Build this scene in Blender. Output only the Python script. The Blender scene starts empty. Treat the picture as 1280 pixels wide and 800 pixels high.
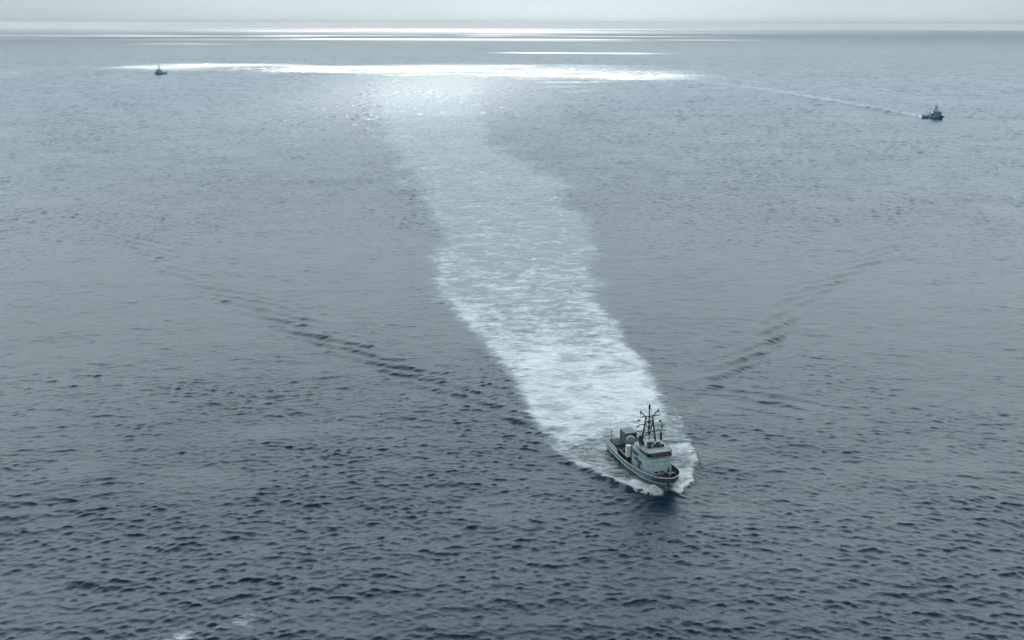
import bpy, bmesh, math, random
import numpy as np
from mathutils import Vector, Matrix

S = bpy.context.scene
COL = S.collection
random.seed(4)
R_EARTH = 7.4e6                     # earth radius with air refraction, metres

# ------------------------------------------------------------------ camera, sky, sun, exposure
CAM_H = 85.0
FPX, HORIZ, ROLL = 1256.0, 29.5, math.atan(2.5 / 1280)
pit = math.atan((400 - HORIZ) / FPX)
fw = Vector((0, math.cos(pit), -math.sin(pit)))
r0 = Vector((1, 0, 0)); u0 = r0.cross(fw)
rr = r0 * math.cos(ROLL) + u0 * math.sin(ROLL)
uu = u0 * math.cos(ROLL) - r0 * math.sin(ROLL)
cam = bpy.data.cameras.new('camera')
cam.sensor_width = 36; cam.lens = 36 * FPX / 1280
cam.clip_start = 1; cam.clip_end = 200000
co = bpy.data.objects.new('camera', cam); COL.objects.link(co)
m = Matrix((rr, uu, -fw)).transposed().to_4x4(); m.translation = (0, 0, CAM_H)
co.matrix_world = m
S.camera = co

SUN_EL, SUN_AZ = math.radians(38), math.radians(-3)
sunvec = Vector((math.sin(SUN_AZ) * math.cos(SUN_EL), math.cos(SUN_AZ) * math.cos(SUN_EL), math.sin(SUN_EL)))
sl = bpy.data.lights.new('sun', 'SUN'); sl.energy = 5.0; sl.angle = math.radians(0.53); sl.color = (1, 0.97, 0.93)
so = bpy.data.objects.new('sun', sl); COL.objects.link(so)
so.location = (0, 0, 3000); so.rotation_euler = (-sunvec).to_track_quat('-Z', 'Y').to_euler()

W = bpy.data.worlds.new('World'); S.world = W; W.use_nodes = True
W.cycles.sampling_method = 'NONE'     # a smooth sky needs no light sampling
nt = W.node_tree; nt.nodes.clear()
def N(t, typ, **kw):
    n = t.nodes.new(typ)
    for k, v in kw.items(): setattr(n, k, v)
    return n
out = N(nt, 'ShaderNodeOutputWorld')
sky = N(nt, 'ShaderNodeTexSky', sky_type='NISHITA', sun_disc=False, sun_elevation=SUN_EL, sun_rotation=SUN_AZ,
        altitude=80, air_density=1.0, dust_density=1.0, ozone_density=1.0)
bg1 = N(nt, 'ShaderNodeBackground'); bg1.inputs[1].default_value = 0.05; bg1.inputs[0].default_value = (1, 1, 1, 1)
nt.links.new(sky.outputs[0], bg1.inputs[0])
# thin high overcast: pale near the horizon, soft glow round the veiled sun
tc = N(nt, 'ShaderNodeTexCoord')
sep = N(nt, 'ShaderNodeSeparateXYZ'); nt.links.new(tc.outputs['Generated'], sep.inputs[0])
ramp = N(nt, 'ShaderNodeValToRGB')
e = ramp.color_ramp.elements
e[0].position = 0.0; e[0].color = (0.57, 0.695, 0.76, 1)
e[1].position = 1.0; e[1].color = (0.42, 0.48, 0.53, 1)
k = e.new(0.06); k.color = (0.64, 0.745, 0.80, 1)
k = e.new(0.35); k.color = (0.62, 0.67, 0.70, 1)
nt.links.new(sep.outputs['Z'], ramp.inputs[0])
dot = N(nt, 'ShaderNodeVectorMath', operation='DOT_PRODUCT'); dot.inputs[1].default_value = (math.sin(math.radians(3)), math.cos(math.radians(3)), 0)
flat = N(nt, 'ShaderNodeVectorMath', operation='MULTIPLY'); flat.inputs[1].default_value = (1, 1, 0)
nrm = N(nt, 'ShaderNodeVectorMath', operation='NORMALIZE')
nt.links.new(tc.outputs['Generated'], flat.inputs[0]); nt.links.new(flat.outputs[0], nrm.inputs[0]); nt.links.new(nrm.outputs[0], dot.inputs[0])
mx = N(nt, 'ShaderNodeMath', operation='MAXIMUM'); mx.inputs[1].default_value = 0
nt.links.new(dot.outputs['Value'], mx.inputs[0])
pw = N(nt, 'ShaderNodeMath', operation='POWER'); pw.inputs[1].default_value = 10
nt.links.new(mx.outputs[0], pw.inputs[0])
ns = N(nt, 'ShaderNodeTexNoise'); ns.inputs['Scale'].default_value = 3; ns.inputs['Detail'].default_value = 4
mp = N(nt, 'ShaderNodeMapping'); mp.inputs['Scale'].default_value = (1, 1, 5)
nt.links.new(tc.outputs['Generated'], mp.inputs[0]); nt.links.new(mp.outputs[0], ns.inputs[0])
sc1 = N(nt, 'ShaderNodeMath', operation='MULTIPLY_ADD'); sc1.inputs[1].default_value = 0.5; sc1.inputs[2].default_value = 0.75
nt.links.new(ns.outputs[0], sc1.inputs[0])
gl = N(nt, 'ShaderNodeMath', operation='MULTIPLY_ADD'); gl.inputs[1].default_value = 0.125; gl.inputs[2].default_value = 0.14
nt.links.new(pw.outputs[0], gl.inputs[0])
st = N(nt, 'ShaderNodeMath', operation='MULTIPLY'); nt.links.new(sc1.outputs[0], st.inputs[0]); nt.links.new(gl.outputs[0], st.inputs[1])
bg2 = N(nt, 'ShaderNodeBackground')
nt.links.new(ramp.outputs[0], bg2.inputs[0]); nt.links.new(st.outputs[0], bg2.inputs[1])
mix = N(nt, 'ShaderNodeMixShader'); mix.inputs[0].default_value = 0.96
nt.links.new(bg1.outputs[0], mix.inputs[1]); nt.links.new(bg2.outputs[0], mix.inputs[2])
nt.links.new(mix.outputs[0], out.inputs[0])

S.view_settings.view_transform = 'Standard'; S.view_settings.look = 'None'
S.view_settings.gamma = 1; S.view_settings.use_curve_mapping = False
S.view_settings.exposure = 2.1
S.render.engine = 'CYCLES'
S.cycles.max_bounces = 5; S.cycles.diffuse_bounces = 2; S.cycles.glossy_bounces = 3
S.cycles.transparent_max_bounces = 6; S.cycles.volume_bounces = 1
S.cycles.sample_clamp_indirect = 4
S.cycles.use_denoising = True; S.cycles.denoising_input_passes = 'RGB_ALBEDO'
S.cycles.use_adaptive_sampling = False

# ------------------------------------------------------------------ numpy helpers
def sst(a, b, x):
    t = np.clip((x - a) / (b - a), 0, 1)
    return t * t * (3 - 2 * t)

class VNoise:
    def __init__(s, seed): s.g = np.random.default_rng(seed).random((256, 256)).astype(np.float32)
    def one(s, x, y):
        xi = np.floor(x).astype(np.int64); yi = np.floor(y).astype(np.int64)
        fx = x - xi; fy = y - yi
        fx = fx * fx * (3 - 2 * fx); fy = fy * fy * (3 - 2 * fy)
        g = s.g; a = g[xi & 255, yi & 255]; b = g[(xi + 1) & 255, yi & 255]; c = g[xi & 255, (yi + 1) & 255]; d = g[(xi + 1) & 255, (yi + 1) & 255]
        return (a * (1 - fx) + b * fx) * (1 - fy) + (c * (1 - fx) + d * fx) * fy
    def __call__(s, x, y, octv=3):
        v = 0; a = 1; t = 0
        for k in range(octv):
            v = v + a * s.one(x * 2 ** k + 17.3 * k, y * 2 ** k + 5.1 * k); t += a; a *= 0.5
        return v / t
VN = VNoise(11)

def wave_tile(L, n, lmin, lmax, slope, seed, wdir, sharp):
    """periodic patch of wind waves: height and horizontal shift"""
    k1 = np.fft.fftfreq(n, 1.0 / n) * 2 * np.pi / L
    kx, ky = np.meshgrid(k1, k1, indexing='ij')
    k = np.hypot(kx, ky); k[0, 0] = 1
    cosd = (kx * math.cos(wdir) + ky * math.sin(wdir)) / k
    lam = 2 * np.pi / k
    win = np.exp(-np.maximum(0, (lam / lmax - 1)) * 5) * np.exp(-np.maximum(0, (lmin / lam - 1)) * 5)
    P = k ** -4 * np.abs(cosd) ** sharp * win
    P[0, 0] = 0
    g = np.random.default_rng(seed)
    Hs = (g.standard_normal((n, n)) + 1j * g.standard_normal((n, n))) * np.sqrt(P)
    h = np.fft.ifft2(Hs); sx = np.fft.ifft2(1j * kx * Hs).real; sy = np.fft.ifft2(1j * ky * Hs).real
    f = slope / math.sqrt((sx ** 2 + sy ** 2).mean())
    dx = np.fft.ifft2(1j * kx / k * Hs).real; dy = np.fft.ifft2(1j * ky / k * Hs).real
    return np.stack([h.real, dx, dy], -1).astype(np.float32) * f

def tile_at(t, L, x, y, rot):
    n = t.shape[0]; c, s = math.cos(rot), math.sin(rot)
    u = (c * x + s * y) * (n / L); v = (-s * x + c * y) * (n / L)
    ui = np.floor(u).astype(np.int64); vi = np.floor(v).astype(np.int64)
    fu = (u - ui).astype(np.float32)[:, None]; fv = (v - vi).astype(np.float32)[:, None]
    ui &= n - 1; vi &= n - 1; u1 = (ui + 1) & (n - 1); v1 = (vi + 1) & (n - 1)
    r = (t[ui, vi] * (1 - fu) + t[u1, vi] * fu) * (1 - fv) + (t[ui, v1] * (1 - fu) + t[u1, v1] * fu) * fv
    o = r.copy(); o[:, 1] = c * r[:, 1] - s * r[:, 2]; o[:, 2] = s * r[:, 1] + c * r[:, 2]
    return o

def mesh_np(name, V, Q, attrs=None, smooth=True):
    me = bpy.data.meshes.new(name)
    me.vertices.add(len(V)); me.vertices.foreach_set('co', np.ascontiguousarray(V, np.float32).ravel())
    me.loops.add(Q.size); me.loops.foreach_set('vertex_index', np.ascontiguousarray(Q, np.int32).ravel())
    me.polygons.add(len(Q)); me.polygons.foreach_set('loop_start', np.arange(0, Q.size, 4, dtype=np.int32))
    me.polygons.foreach_set('use_smooth', np.full(len(Q), smooth))
    for a, v in (attrs or {}).items():
        at = me.attributes.new(a, 'FLOAT', 'POINT'); at.data.foreach_set('value', np.ascontiguousarray(v, np.float32))
    me.update(calc_edges=True)
    return me

# ------------------------------------------------------------------ materials
def new_mat(name):
    m = bpy.data.materials.new(name); m.use_nodes = True
    t = m.node_tree; t.nodes.clear()
    return m, t, N(t, 'ShaderNodeOutputMaterial')

def paint(name, col, rough=0.5, metal=0.0, var=0.22, scale=2.0, streak=True):
    """painted metal with faint weathering streaks"""
    m, t, o = new_mat(name)
    p = N(t, 'ShaderNodeBsdfPrincipled'); p.inputs['Roughness'].default_value = rough; p.inputs['Metallic'].default_value = metal
    tcn = N(t, 'ShaderNodeTexCoord'); mpn = N(t, 'ShaderNodeMapping')
    mpn.inputs['Scale'].default_value = (scale, scale, scale * (0.25 if streak else 1))
    t.links.new(tcn.outputs['Object'], mpn.inputs[0])
    n = N(t, 'ShaderNodeTexNoise'); n.inputs['Scale'].default_value = 1; n.inputs['Detail'].default_value = 6
    t.links.new(mpn.outputs[0], n.inputs[0])
    cr = N(t, 'ShaderNodeValToRGB'); ce = cr.color_ramp.elements
    ce[0].position = 0.3; ce[0].color = (*[c * (1 - var) for c in col], 1)
    ce[1].position = 0.7; ce[1].color = (*[min(1, c * (1 + var)) for c in col], 1)
    t.links.new(n.outputs[0], cr.inputs[0]); t.links.new(cr.outputs[0], p.inputs['Base Color'])
    t.links.new(p.outputs[0], o.inputs[0])
    return m

M = dict(
    hull=paint('hull_grey', (0.105, 0.175, 0.20), 0.45),
    house=paint('house_grey', (0.33, 0.435, 0.46), 0.5),
    roof=paint('roof_grey', (0.34, 0.375, 0.39), 0.6),
    trim=paint('pale_trim', (0.42, 0.47, 0.48), 0.5),
    deck=paint('dark_shaded_deck', (0.03, 0.045, 0.06), 0.75, streak=False),  # shade on the foredeck inside the bulwark is put into this colour
    rust=paint('brown_deck', (0.085, 0.06, 0.048), 0.8, var=0.4, streak=False),
    dark=paint('black_metal', (0.012, 0.015, 0.02), 0.5),
    mast=paint('mast_grey', (0.035, 0.058, 0.068), 0.5),
    white=paint('white_paint', (0.62, 0.60, 0.57), 0.5),
    beige=paint('beige_canvas', (0.40, 0.36, 0.25), 0.8),
    dome=paint('radome', (0.13, 0.20, 0.235), 0.4),
    box=paint('container_grey', (0.10, 0.15, 0.17), 0.55),
    boxtop=paint('container_top', (0.17, 0.18, 0.205), 0.7),
    glass=paint('dark_glass', (0.003, 0.007, 0.012), 0.25, var=0.05),
    red=paint('red_flag', (0.35, 0.06, 0.05), 0.8),
)

# sea water with foam
def water_mat():
    m, t, o = new_mat('sea_water')
    L = t.links.new
    geo = N(t, 'ShaderNodeNewGeometry')
    def attr(a): return N(t, 'ShaderNodeAttribute', attribute_name=a).outputs['Fac']
    foam, rough, aer, rip = attr('foam'), attr('rough'), attr('aer'), attr('ripple')
    def math_(op, a, b=None, c=None, clamp=False):
        n = N(t, 'ShaderNodeMath', operation=op, use_clamp=clamp)
        for i, v in enumerate((a, b, c)):
            if v is None: continue
            if isinstance(v, (int, float)): n.inputs[i].default_value = v
            else: L(v, n.inputs[i])
        return n.outputs[0]
    def noise(scale, det, st=(1, 1, 1), rot=0, dist=0, rough_=0.55):
        mp = N(t, 'ShaderNodeMapping'); mp.inputs['Scale'].default_value = st; mp.inputs['Rotation'].default_value = (0, 0, rot)
        L(geo.outputs['Position'], mp.inputs[0])
        n = N(t, 'ShaderNodeTexNoise'); n.inputs['Scale'].default_value = scale; n.inputs['Detail'].default_value = det
        n.inputs['Distortion'].default_value = dist; n.inputs['Roughness'].default_value = rough_
        L(mp.outputs[0], n.inputs[0]); return n.outputs[0]
    # small ripples
    n1 = noise(3.0, 4, (0.42, 1, 1), 0.06, 0.7, 0.6)
    n1 = math_('SUBTRACT', 1.0, math_('MULTIPLY', math_('ABSOLUTE', math_('SUBTRACT', n1, 0.5)), 1.6))
    bp = N(t, 'ShaderNodeBump'); bp.inputs['Distance'].default_value = 1.0
    L(math_('MULTIPLY', n1, rip), bp.inputs['Height']); bp.inputs['Strength'].default_value = 1.0
    w = N(t, 'ShaderNodeBsdfPrincipled'); w.inputs['IOR'].default_value = 1.333
    cm = N(t, 'ShaderNodeMix', data_type='RGBA'); cm.inputs[6].default_value = (0.0005, 0.021, 0.043, 1); cm.inputs[7].default_value = (0.15, 0.205, 0.22, 1)
    L(aer, cm.inputs[0]); L(cm.outputs[2], w.inputs['Base Color'])
    L(rough, w.inputs['Roughness']); L(bp.outputs[0], w.inputs['Normal'])
    # foam: lacy network over broad patches
    a = noise(0.22, 6, (0.6, 1, 1), 0.1, 1.0, 0.6)
    b = noise(1.2, 4, (0.4, 1, 1), 0.0, 0.8, 0.55)
    s = math_('ADD', math_('MULTIPLY', a, 0.6), math_('MULTIPLY', b, 0.4))
    s = math_('MULTIPLY_ADD', math_('SUBTRACT', s, 0.5), 2.8, 0.5)
    thr = math_('SUBTRACT', 1.0, foam)
    k = math_('DIVIDE', math_('ADD', math_('SUBTRACT', s, thr), 0.22), 0.62, clamp=True)
    k = math_('MULTIPLY', k, math_('MULTIPLY', foam, 12, clamp=True))
    f = N(t, 'ShaderNodeBsdfPrincipled'); f.inputs['Base Color'].default_value = (0.66, 0.71, 0.73, 1); f.inputs['Roughness'].default_value = 0.7
    bf = N(t, 'ShaderNodeBump'); bf.inputs['Distance'].default_value = 0.35; bf.inputs['Strength'].default_value = 0.35
    L(math_('ADD', b, a), bf.inputs['Height']); L(bf.outputs[0], f.inputs['Normal'])
    mixs = N(t, 'ShaderNodeMixShader'); L(k, mixs.inputs[0]); L(w.outputs[0], mixs.inputs[1]); L(f.outputs[0], mixs.inputs[2])
    L(mixs.outputs[0], o.inputs[0])
    return m

# ------------------------------------------------------------------ boat pose
HEAD = math.radians(17)
FWD = np.array([math.sin(HEAD), -math.cos(HEAD)]); PORT = np.array([math.cos(HEAD), math.sin(HEAD)])
STEM = np.array([29.25, 172.2])

def hull_wl(d):      # half-breadth at the waterline, d metres behind the stem
    return np.interp(d, [0, 1, 2, 5, 8, 12, 22.5, 22.6], [0, .42, .8, 1.8, 2.5, 2.95, 2.95, 0])

# ------------------------------------------------------------------ the sea
WAKE_L = np.array([[9.6,194.],[8.3,198.8],[5.0,206.8],[2.9,221.6],[0.0,238.4],[-5.4,257.6],[-16.3,288.1],[-24.7,315.6],[-28.6,348.5],[-30.2,403.7],[-36.9,457.1],[-44.3,500.8],[-58.3,583.5],[-72.9,654.7],[-91.4,744.8],[-123.7,936.0],[-166.6,1254.1],[-213.9,1616.7],[-300,2300]])
WAKE_R = np.array([[29.6,194.],[31.0,198.9],[34.6,207.0],[35.1,221.8],[35.3,238.6],[33.5,257.9],[29.9,288.4],[27.6,316.0],[29.1,349.0],[32.1,404.3],[31.3,457.9],[28.8,501.7],[23.1,584.6],[5.0,655.9],[-15.0,746.1],[-27.6,938.1],[-39.7,1257.7],[-51.1,1622.6],[-70,2300]])
ARM_L = np.array([[12,192],[8.6,200.1],[-15.4,226.9],[-40.0,250.7],[-53.0,264.4],[-84.6,300.8],[-110.0,330.6],[-151.2,387.3],[-200,455]])
ARM_R = np.array([[42,205],[46.3,227.2],[69.2,258.1],[95.1,311.5],[138.3,368.9],[200.7,480.7],[260,590]])
RWAKE = np.array([[393,955],[391.3,980.5],[386.0,1075.0],[375.7,1176.5],[346.3,1394.6],[307.2,1525.3],[285,1709.3],[230,2000]])

def along(P, x, y):
    """nearest point on polyline: arclength, signed distance (left of travel positive)"""
    best = np.full(x.shape, 1e9); sg = np.zeros_like(x); sl_ = np.zeros_like(x); acc = 0
    for i in range(len(P) - 1):
        a, b = P[i], P[i + 1]; d = b - a; L = math.hypot(*d); d = d / L
        t = np.clip((x - a[0]) * d[0] + (y - a[1]) * d[1], 0, L)
        ex = x - a[0] - d[0] * t; ey = y - a[1] - d[1] * t
        dist = np.hypot(ex, ey); mk = dist < best
        best = np.where(mk, dist, best); sg = np.where(mk, np.sign(d[0] * ey - d[1] * ex), sg); sl_ = np.where(mk, acc + t, sl_)
        acc += L
    return sl_, best * sg

def build_sea():
    ring = [3.0, 20, 45, 70, 90, 103]
    r = 112.0
    while r < 40000:
        ring.append(r)
        dr = 0.25 if r < 215 else 0.25 * (r / 215) ** 1.6
        r += min(dr, 900)
    ring.append(40000.0)
    ring = np.array(ring)
    dense = np.linspace(math.radians(49.5), math.radians(130.5), 800)
    coarse = np.linspace(math.radians(130.5), math.radians(49.5 + 360), 40)[1:-1]
    ang = np.concatenate([dense, coarse])
    nr, na = len(ring), len(ang)
    A, Rg = np.meshgrid(ang, ring)
    x = (np.cos(A) * Rg).ravel(); y = (np.sin(A) * Rg).ravel(); rad = Rg.ravel()
    drr = np.gradient(ring); daa = np.concatenate([np.full(len(dense), dense[1] - dense[0]), np.full(len(coarse), 0.13)])
    spac = np.maximum(drr[:, None].repeat(na, 1), Rg * daa[None, :]).ravel()
    z = np.zeros_like(x); ox = np.zeros_like(x); oy = np.zeros_like(x)
    lost = np.zeros_like(x)
    gust = 0.60 + 0.8 * VN(x / 90.0, y / 140.0, 3)
    # calmer water inside the wake
    sL, dL = along(WAKE_L, x, y); sR, dR = along(WAKE_R, x, y)
    jit = (VN(x / 15.0, y / 22.0, 4) - 0.5) + 0.45 * (VN(x / 3.5 + 20, y / 4.5, 2) - 0.5)
    grow = np.clip(sL / 120, 0.25, 6)
    inL = sst(-2 - 1.9 * grow, 2 + 1.9 * grow, -dL + jit * 9 * np.minimum(grow, 3.5)); inR = sst(-2 - 1.9 * grow, 2 + 1.9 * grow, dR + jit * 9 * np.minimum(grow, 3.5))
    inside = inL * inR * (sL > 0.3) * sst(-7, 13, sL + jit * 26) * (1 - sst(1100, 1550, sL))
    rim = np.exp(-((dL + 0) / (5 + sL * .03)) ** 2) * (dL > -3) * sst(60, 140, sL) * (1 - sst(500, 900, sL))
    calm = 1 - 0.12 * inside + 0.35 * rim
    group = 0.45 + 1.1 * VN(x / 21.0 + 31, y / 12.0, 3)
    bands = [  # lmin, lmax, rms slope, tiles (L, n, rot, seed)
        (7, 24, 0.028, [(211.0, 256, 0.0, 1), (287.0, 256, 0.35, 2)]),
        (2.2, 6.0, 0.068, [(97.0, 512, 0.0, 3), (131.0, 512, -0.18, 4)]),
        (0.7, 2.1, 0.225, [(41.0, 512, 0.1, 5), (53.0, 512, -0.2, 6)])]
    for bi, (l0, l1, sl_, tl) in enumerate(bands):
        keep = 1 - sst(l0 * 0.28, l1 * 0.40, spac)
        idx = np.nonzero(keep > 0.003)[0]
        amp = (gust * group if bi else 1.0) * (calm if bi else 1.0) * np.ones_like(x)
        for (Lt, n, rot, sd) in tl:
            T = wave_tile(Lt, n, l0, l1, sl_ / math.sqrt(len(tl)), sd, math.pi / 2, 3.6)
            v = tile_at(T, Lt, x[idx], y[idx], rot)
            kk = keep[idx] * amp[idx]
            z[idx] += v[:, 0] * kk; ox[idx] += v[:, 1] * kk * 1.3; oy[idx] += v[:, 2] * kk * 1.5
        lost += (1 - keep ** 2) * (sl_ * amp) ** 2
    # farther off the chop is resolved more and more coarsely: longer waves of the same steepness
    kk_ = np.maximum(drr, 0.55) / 0.55
    rho = np.concatenate([[0], np.cumsum(np.diff(ring) / np.maximum(kk_[1:], 1))])
    P2 = np.repeat(rho, na); K2 = np.repeat(kk_, na); T2 = (A.ravel() - math.pi / 2) * 860.0
    wf = sst(250, 520, rad) * np.interp(rad, [0, 500, 950, 1500, 2300, 3400], [1.5, 1.7, 1.25, 0.6, 0.35, 0.0]) * (np.abs(A.ravel() - math.pi / 2) < 0.70)
    idx = np.nonzero(wf > 0.003)[0]
    for Lt, sd, rot in ((83.0, 21, 0.03), (61.0, 22, -0.06)):
        T = wave_tile(Lt, 512, 1.5, 5.0, 0.10, sd, math.pi / 2, 3.0)
        v = tile_at(T, Lt, T2[idx], P2[idx], rot)
        g2 = 0.5 + 1.0 * VN(T2[idx] / 30 + 3, P2[idx] / 14, 3)
        z[idx] += v[:, 0] * K2[idx] * wf[idx] * g2 * calm[idx] * 0.75
    foam = np.zeros_like(x); aer = np.zeros_like(x)
    # ---- broad wake of the near boat
    st = np.array([0, 12, 40, 75, 120, 170, 230, 330, 480, 800, 1500])
    fs = np.interp(sL, st, [0.76, 0.84, 0.76, 0.54, 0.37, 0.28, 0.24, 0.20, 0.15, 0.08, 0.0])
    as_ = np.interp(sL, st, [0.6, 0.75, 0.65, 0.50, 0.43, 0.40, 0.39, 0.38, 0.36, 0.30, 0.12])
    edge = np.exp(-((dL + 4.0) / 4.5) ** 2) * np.interp(sL, [60, 95, 170, 260], [0, 0.12, 0.14, 0])
    pat = 0.62 + 0.76 * VN(x / 11.0 + 3, y / 23.0, 3)
    foam = np.maximum(foam, inside * (fs * pat + edge)); aer = np.maximum(aer, inside * as_)
    # ---- waves of the V behind the near boat
    for P, sgn in ((ARM_L, 1), (ARM_R, -1)):
        s, d = along(P, x, y)
        j = d * sgn          # positive towards the outside
        mk = (np.abs(d) < 40) & (s < 420)
        s, j, xx, yy = s[mk], j[mk], x[mk], y[mk]
        ph = VN(s / 26.0 + 9 * sgn, j / 20.0, 2) * 5
        env = np.exp(-np.where(j > 0, (j / 2.4) ** 2, (j / (4 + s * (0.06 if sgn > 0 else 0.035))) ** 2)) * (0.8 * sst(3, 14, s) + 0.2 * sst(20, 45, s)) * np.exp(-s / 460)
        pk = 0.7 + 0.7 * sst(0.42, 0.70, VN(s / 15.0 + 40 * sgn, j / 9.0, 2))
        lam = 4.8
        # crests are stepped along the arm
        q = (j * 0.82 - s * 0.26 * 1.0)
        h = np.cos(2 * np.pi * q / lam + ph) * env * pk * (0.42 if sgn > 0 else 0.37)
        z[mk] += h * (spac[mk] < 4)
    # ---- swell packets of an earlier wake, lower left, and off the quarter
    for (cx, cy, ang_, lam, wl, wd, hh) in ((-92, 163, 0.30, 6.5, 15, 9, 0.36), (60, 222, -0.5, 5.5, 14, 8, 0.25), (20, 131, 0.05, 7, 60, 8, 0.16), (-45, 138, 0.1, 6, 40, 8, 0.14)):
        c, s_ = math.cos(ang_), math.sin(ang_)
        u = (x - cx) * c + (y - cy) * s_; v = -(x - cx) * s_ + (y - cy) * c
        mk = (np.abs(u) < 3 * wl) & (np.abs(v) < 3 * wd)
        z[mk] += 0.75 * hh * np.exp(-(u[mk] / wl) ** 2 - (v[mk] / wd) ** 2) * np.cos(2 * np.pi * v[mk] / lam + 3 * VN(u[mk] / 9, v[mk] / 9, 2))
    # ---- bow wave and foam skirt hugging the near boat
    rx, ry = x - STEM[0], y - STEM[1]
    u = rx * FWD[0] + ry * FWD[1]; v = rx * PORT[0] + ry * PORT[1]
    mk = (u > -60) & (u < 8) & (np.abs(v) < 45)
    u, v = u[mk], v[mk]; sd = -u; n2 = VN(x[mk] / 1.7, y[mk] / 1.7, 3) - 0.5; n3 = VN(x[mk] / 4.0 + 8, y[mk] / 4.0, 2) - 0.5
    d = np.abs(v) - hull_wl(np.clip(sd, 0, 22.4)); d = np.where(sd < 0, np.hypot(d, u), d)
    c = (1 + .24 * (v > 0) * sst(0.5, 4, sd)) * np.interp(sd, [-1.2, 0, 2, 5, 10, 16, 24, 40], [1.5, 2.9, 4.4, 6.3, 9.0, 11.2, 13.2, 17]) + n3 * 3.2
    av = np.abs(v)
    h = 0.5 * np.exp(-((d - 1.3) / 0.8) ** 2) * sst(-1.6, 0.3, sd) * (1 - sst(2.5, 8, sd)) * (1 + n2)
    h += 0.6 * np.exp(-(np.hypot(u - .3, v * .5) / 1.7) ** 2) + 0.62 * np.exp(-((d - 1.8) / 1.3) ** 2) * sst(-1.5, .5, sd) * (1 - sst(5, 11, sd)) * (1 + 2.4 * n2)
    h += 0.75 * np.exp(-((av - c) / np.where(av > c, 0.75, 1.8)) ** 2) * sst(-0.5, 2.5, sd) * (1 - sst(8, 26, sd)) * (1 + 1.4 * n3)
    h += -0.35 * np.exp(-((av - c - 2.4) / 1.4) ** 2) * sst(0, 4, sd) * (1 - sst(14, 26, sd))
    z[mk] += h
    ff = (1 - sst(-0.4, 0.7, av - c + n2 * 1.2)) * sst(-1.5, -0.2, sd) * np.interp(sd, [0, 2, 6, 12, 20, 30, 45], [1.4, 1.4, 1.0, 0.62, 0.46, 0.40, 0.15])
    ff *= 1 - sst(3, 7, sd) * 0.42 * (1 - sst(0.25, 0.62, VN(x[mk] / 3.4 + 50, y[mk] / 3.4, 3)))
    ff = np.maximum(ff, 1.1 * np.exp(-(np.maximum(0, np.abs(d) - 0.5) / 1.1) ** 2) * sst(-1.4, -0.3, sd) * (1 - sst(6, 12, sd)))
    ff = np.maximum(ff, 0.62 * np.exp(-((av - c + 0.9) / 0.8) ** 2) * sst(0, 1, sd) * (1 - sst(9, 20, sd)))
    ff *= 1 - np.exp(-(av / 1.5) ** 2) * sst(-2.6, -1.6, -sd) * (sd < 1.5)
    foam[mk] = np.maximum(foam[mk], ff); aer[mk] = np.maximum(aer[mk], 0.5 * ff)
    # ---- torn foam patch close under the viewer
    s, d = along(np.array([[-52, 122.5], [-46, 127.5], [-40, 131.5], [-34, 134]]), x, y)
    f2 = 0.44 * np.exp(-(d / 2.0) ** 2) * (0.3 + 1.3 * VN(x / 3.0, y / 2.2, 3)) * sst(0, 3, s) * (1 - sst(14, 19, s))
    foam = np.maximum(foam, np.where(rad < 150, f2, 0))
    # ---- thin wake of the far boat on the open water
    s, d = along(RWAKE, x, y)
    near_ = np.abs(d) < 60
    f4 = np.where(near_, np.exp(-((d + 3) / (4 + s * 0.012)) ** 2) * np.interp(s, [0, 60, 300, 700, 1000], [0.40, 0.27, 0.22, 0.13, 0.0]), 0)
    foam = np.maximum(foam, f4); aer = np.maximum(aer, f4)
    z += np.where(near_, 2.0 * np.exp(-((d - 9 - s * .02) / 5) ** 2) * np.interp(s, [0, 30, 350, 500], [0, 1, 0.8, 0]) * (0.4 + VN(x / 14, y / 30, 2)), 0)
    # ---- small V of the most distant boat
    for sgn in (-1, 1):
        a0 = np.array([-605.7, 1775.0]); a1 = a0 + np.array([-10 + sgn * 42, 75.0]) * 1.6
        s, d = along(np.array([a0, a1]), x, y)
        z += 1.0 * np.exp(-(d / 7) ** 2) * (np.abs(d) < 30) * sst(3, 15, s)
    z -= rad ** 2 / (2 * R_EARTH)
    mss = 0.0005 + lost * (1 + 1.6 * np.exp(-((x - 95) / 130) ** 2 - ((y - 1080) / 260) ** 2))
    rough = np.clip(mss ** 0.25, 0.1, 0.36 + 0.08 * sst(4000, 8000, rad))
    rough = np.where(rad > 500, rough * (0.87 + 0.26 * VN(x / 34, y / 20 + 3, 3)), rough)
    zone = sst(1250, 1500, rad) * (1 - sst(2600, 3200, rad))
    rough = rough * (1 + zone * (0.5 * VN(x / 5.0, y / 17.0 + 9, 2) - 0.22))
    ripple = 0.06 * (1 - sst(1500, 5000, rad)) * (0.6 + 0.8 * VN(x / 60.0 + 5, y / 110.0, 3)) * (1 - 0.4 * inside)
    V = np.stack([x + ox, y + oy, z], -1)
    i = np.arange(nr - 1)[:, None] * na; j = np.arange(na)[None, :]; j2 = (j + 1) % na
    Q = np.stack([i + j, i + na + j, i + na + j2, i + j2], -1).reshape(-1, 4)[:, ::-1]
    me = mesh_np('sea', V, Q, {'foam': np.clip(foam, 0, 1.4), 'aer': np.clip(aer, 0, 1), 'rough': rough, 'ripple': ripple})
    me.materials.append(water_mat())
    o = bpy.data.objects.new('sea', me); COL.objects.link(o); o['kind'] = 'structure'
    print('sea', len(V), len(Q))
    return o
build_sea()

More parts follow.
